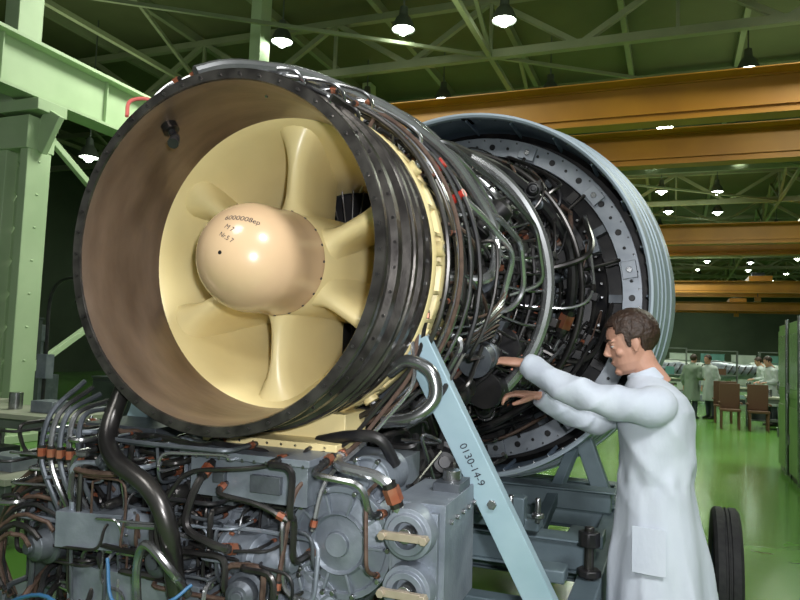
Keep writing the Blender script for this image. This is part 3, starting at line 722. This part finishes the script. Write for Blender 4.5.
def crane(h,gap,mtl):
    k=MB()
    for q in(0,gap):
        k.box((2.1,h+q,6.66),(22.2,.3,.68),mtl);k.box((2.1,h+q,7.02),(22.4,.42,.04),mtl);k.box((2.1,h+q,6.30),(22.4,.42,.04),mtl)
        k.box((2.1,h+q-.18,6.46),(22.2,.04,.05),mtl);k.box((2.1,h+q-.38,7.03),(22,.4,.02),mtl)
    for r in(-9.1,13.2):k.box((r,h+gap/2,6.4),(.4,gap+1.6,.5),mtl);[k.cyl((r-.1,h+gap/2+o,6.25),(r+.1,h+gap/2+o,6.25),.17,dsteel) for o in(-gap/2-.5,gap/2+.5)]
    k.box((5.3,h+gap/2,7.25),(1.4,gap+.3,.35),mtl);k.cyl((5.3-.4,h+gap/2,7.6),(5.3+.4,h+gap/2,7.6),.25,greyd);k.box((5.3,h+gap/2,6.0),(.4,.3,.3),mtl);k.cyl((5.3,h+gap/2,6.1),(5.3,h+gap/2,7.3),.03,dsteel)
    hall(k,'overhead_crane')
crane(14.6,3.3,cranem);crane(30.5,3.3,cranem);crane(52,3.3,cranem);crane(70,3.3,cranem)
bulb=mat('lamp_glow',(1,1,1),.5,emit=((.92,1,.88),22))
shade=mat('lamp_shade',(.10,.12,.10),.5,.4)
k=MB()
for j in range(15):
    for i,r in enumerate((-8.8,-6.1,-3.5,-.6,1.9,5.0,8.2,11.4,-15,-20)):
        h=14.4+4.55*j
        if j<2 and r in(-.6,): continue
        if (i+j)%6==4 and j>0: continue
        z=9.0-.12*((i*7+j*3)%3);off=.25*((i*5+j)%3-1)
        if r<-10: z=6.5
        k.lathe([(.05,.56),(.09,.54),(.11,.34),(.18,.26),(.27,.05),(.28,0),(.26,0),(.24,.04)],shade,16,(r+off,h,z),(0,0,1))
        k.lathe([(0,.02),(.245,.03)],bulb,16,(r+off,h,z),(0,0,1))
        k.ball((r+off,h,z+.0),.13,bulb,10)
        k.cyl((r+off,h,z+.55),(r+off,h,10.4),.02,shade,seg=6)
hall(k,'ceiling_lamps')
benchm=mat('bench_grey',(.10,.12,.11),.5,.2,(.16,.18,.16),3);wood=mat('bench_top',(.30,.32,.24),.5,0,(.40,.40,.32),3)
darkm=mat('locker_dark',(.03,.04,.04),.5,.2,(.05,.06,.06),3);tealm=mat('machine_teal',(.07,.20,.19),.45,0,(.10,.26,.24),2);whitem=mat('machine_white',(.34,.40,.36),.5,0,(.44,.49,.44),2)
brownm=mat('chair_brown',(.10,.045,.02),.6)
def table(r,h,w,d,z=.78,name='workbench',items=True):
    k=MB();k.box((r,h,z-.025),(w,d,.05),wood)
    for a in(-1,1):
        for b in(-1,1):k.box((r+a*(w/2-.06),h+b*(d/2-.06),(z-.05)/2),(.06,.06,z-.05),benchm)
    k.box((r,h,.2),(w-.1,d-.1,.03),benchm);k.box((r,h-d/2+.05,z-.1),(w-.1,.03,.1),benchm)
    if items:
        k.box((r-w*.25,h,.29),(.4,.3,.16),darkm);k.box((r+w*.2,h,z+.06),(.3,.25,.12),greyc);k.cyl((r-w*.1,h,z),(r-w*.1,h,z+.18),.07,steel);k.box((r+w*.2,h,.26),(.3,.4,.1),hose)
    hall(k,name,.005)
def cabinet(r,h,w,d,z,mt,name='storage_cabinet',n=2):
    k=MB();k.box((r,h,z/2+.04),(w,d,z-.08),mt);k.box((r,h,.04),(w-.1,d-.1,.08),black);k.box((r,h,z-.01),(w+.04,d+.04,.03),mt)
    for i in range(n):
        x=r-w/2+(i+.5)*w/n;k.box((x,h-d/2-.01,z/2+.04),(w/n-.03,.02,z-.2),mt);k.box((x+w/n*.35,h-d/2-.03,z*.55),(.02,.03,.14),steel)
    hall(k,name,.006)
table(-6.45,5.6,1.7,.8);table(-5.2,4.2,1.2,.7,.5);table(-8.3,6.1,1.2,.7)
cabinet(-6.3,7.6,1.0,.6,1.25,darkm,'tool_cabinet');cabinet(-7.7,8.6,1.0,.7,1.0,darkm,'tool_cabinet');cabinet(-7.9,11.0,1.4,.7,1.8,tealm,'machine_cabinet')
cabinet(-10.8,13,2.2,.8,2.1,darkm,'tool_cabinet');cabinet(-11.4,9,1.6,.8,1.9,darkm,'tool_cabinet');cabinet(-6.0,12.6,1.5,.8,1.9,tealm,'machine_cabinet')
k=MB()
for z in(.18,.5,.82):k.box((-4.4,5.0,z),(.7,.5,.03),benchm)
for a in(-.33,.33):
    for b in(-.23,.23):k.cyl((-4.4+a,5+b,.08),(-4.4+a,5+b,.9),.015,steel,seg=8);k.cyl((-4.4+a-.02,5+b,.05),(-4.4+a+.02,5+b,.05),.05,rubber)
k.box((-4.5,5,.58),(.3,.3,.14),darkm);k.box((-4.3,5,.88),(.2,.3,.08),greyc)
hall(k,'tool_trolley',.004)
k=MB()
k.cyl((-7.35,6.6,0),(-7.35,6.6,.06),.25,greyd);k.tube(spline([(-7.35,6.6,.05),(-7.35,6.6,1.4),(-7.35,6.6,2.0),(-7.22,6.6,2.25),(-6.95,6.6,2.3),(-6.8,6.6,2.1)]),.022,black,8);k.lathe([(.03,.1),(.06,.08),(.1,0)],black,14,(-6.8,6.6,2.0),(0,0,1));k.box((-7.35,6.6,1.2),(.16,.12,.3),greyc)
hall(k,'arc_floor_lamp')
def machine(r,h,mt,name='milling_machine'):
    k=MB();k.box((r,h,.35),(1.2,.9,.7),mt);k.box((r-.2,h+.2,1.1),(.5,.5,.9),mt);k.box((r-.1,h-.05,1.65),(.6,.9,.4),mt);k.cyl((r-.1,h-.35,1.2),(r-.1,h-.35,1.5),.1,steel);k.box((r,h-.2,.78),(1.3,.4,.1),greyc);k.cyl((r+.6,h,.78),(r+.75,h,.78),.14,steel)
    hall(k,name,.02)
machine(-7.4,14.5,tealm);machine(-4.5,17,tealm);machine(-12,16,tealm);machine(-13.4,20,whitem);machine(-14,12,greyc)
cabm=mat('cabinet_green',(.10,.19,.05),.5,0,(.14,.24,.07),2)
glassm=mat('cabinet_panel',(.16,.26,.11),.2,0,(.21,.31,.15),2)
k=MB()
for i in range(4):
    h=8.5+i*1.05
    k.box((1.95,h,1.12),(.9,1.0,2.08),cabm);k.box((1.95,h,.04),(.86,.96,.08),black)
    k.box((1.49,h,.55),(.02,.9,.9),cabm);k.box((1.49,h,1.6),(.02,.9,.95),cabm);k.box((1.478,h,1.62),(.01,.7,.75),glassm)
    for z in(.55,1.25):k.box((1.47,h+.40,z),(.03,.02,.14),steel)
    k.cyl((1.47,h-.5,0.05),(1.47,h-.5,2.2),.025,steel,seg=8)
hall(k,'green_locker_row',.006)
def far_engine(r,h,name='engine_on_stand'):
    k=MB();k.lathe([(.3,-1.2),(.42,-1.15),(.46,-.7),(.36,-.2),(.30,.3),(.34,.8),(.22,1.2),(.1,1.4)],greyc if int(h)%2 else whitem,28,(r,h,1.2),(1,.1,0));k.lathe([(.0,-1.1),(.4,-1.1)],black,24,(r,h,1.2),(1,.1,0))
    for a in(-.9,.9):
        k.beam((r+a,h-.5,.1),(r+a,h-.3,1.1),.08,.08,strutm);k.beam((r+a,h+.5,.1),(r+a,h+.3,1.1),.08,.08,strutm);k.box((r+a,h,.55),(.08,1,.08),strutm)
    k.box((r,h-.5,.15),(2.2,.1,.1),strutm);k.box((r,h+.5,.15),(2.2,.1,.1),strutm)
    for q in range(8): k.tube(spline([(r-.8+q*.25,h-.35,1.1),(r-.75+q*.25,h-.5,1.2),(r-.6+q*.25,h-.4,1.45)],4),.03,dsteel,6)
    for a in(-1,1):
        for b in(-.5,.5):k.cyl((r+a,h+b-.03,.1),(r+a,h+b+.03,.1),.1,rubber)
    hall(k,name,.005)
far_engine(-.6,31);far_engine(2.4,33);far_engine(-3.5,35);far_engine(.5,40);far_engine(4.6,38.5);far_engine(3.5,46);far_engine(-2.6,46)
table(2.3,19.4,1.3,.7);table(3.7,20.6,1.6,.8);table(2.5,26,2,.8);table(-1.8,27.5,2,.8);table(0,35,2.2,.8);table(5.2,26,2,.8)
def chair(r,h):
    k=MB();k.box((r,h,.45),(.45,.45,.06),brownm);k.box((r,h+.2,.78),(.45,.05,.6),brownm)
    for a in(-.19,.19):
        for b in(-.19,.19):k.box((r+a,h+b,.21),(.04,.04,.42),brownm)
    k.box((r-.24,h,.62),(.04,.4,.04),brownm);k.box((r+.24,h,.62),(.04,.4,.04),brownm)
    hall(k,'wooden_chair',.01)
for r,h in((1.25,18.6),(1.85,18.5),(1.2,20.3),(2.7,18.3),(3.3,19.4)):chair(r,h)
def shelf(r,h):
    k=MB()
    for z in(.1,.6,1.1,1.6,2.0):k.box((r,h,z),(1.8,.5,.03),benchm)
    for a in(-.88,.88):
        for b in(-.23,.23):k.box((r+a,h+b,1.0),(.04,.04,2.0),benchm)
    for i in range(14):
        q=random.uniform(.15,.3);k.box((r-.75+(i%5)*.37,h,.115+.5*(i//5)+q/2),(.28,.35,q),random.choice([whitem,tealm,brownm,greyc,cabm]))
    hall(k,'parts_shelf')
shelf(-.5,25.5);shelf(1.3,29);shelf(3.8,29);shelf(6,31);shelf(-3,31)
for i in range(6):cabinet(-1.5+i*1.9,50+i%2,1.4,.7,2.1,whitem if i%2 else tealm,'machine_cabinet')
for i in range(3):cabinet(7.5,24+i*6,1.2,.8,2.0,cabm if i%2 else whitem,'machine_cabinet')

# ================================================================== LIGHT
def area(nm,loc,tgt,size,power,col):
    l=bpy.data.lights.new(nm,'AREA');l.shape='DISK';l.size=size;l.energy=power;l.color=col
    o=bpy.data.objects.new(nm,l);S.collection.objects.link(o);o.location=loc
    o.rotation_euler=(V(tgt)-V(loc)).to_track_quat('-Z','Y').to_euler();return o
G=(.93,1,.83)
area('hall_light_key',(1.8,-1.2,4.8),(.2,3.0,1.4),1.0,200,(.98,.99,1))
area('hall_light_near',(-2.2,-.6,5.5),(-.4,2.6,1.4),1.6,85,(1,.99,.95))
l=bpy.data.lights.new('camera_flash','AREA');l.size=.06;l.energy=44;l.color=(.97,.98,1)
o=bpy.data.objects.new('camera_flash',l);S.collection.objects.link(o);o.location=(.08,-.03,1.68);o.rotation_euler=(rad(92),0,0)
for i,(r,h) in enumerate([(-6,10),(4,12),(-6,20),(3,22),(-3,33),(4,36),(0,48),(2,62),(0,76)]):
    area('hall_light',HW(r,h,8.5),HW(r,h,0),2.5,560,G)
for i,(r,h) in enumerate([(-3,12),(3,20),(0,32),(2,50),(-13,12)]):
    area('hall_uplight',HW(r,h,7.6),HW(r,h,10.4),5,55,(.9,1,.65))
W=bpy.data.worlds.new('world');S.world=W;W.use_nodes=True
W.node_tree.nodes['Background'].inputs[0].default_value=(.62,.70,.64,1);W.node_tree.nodes['Background'].inputs[1].default_value=.28
S.view_settings.view_transform='Standard'
# ================================================================== CAMERA
cd=bpy.data.cameras.new('camera');cd.sensor_width=36;cd.lens=31.5;cd.clip_end=300
co=bpy.data.objects.new('camera',cd);S.collection.objects.link(co)
co.matrix_world=Matrix.Translation((0,0,1.57))@Matrix.Rotation(rad(94.1),4,'X')@Matrix.Rotation(rad(2.2),4,'Z')
S.camera=co
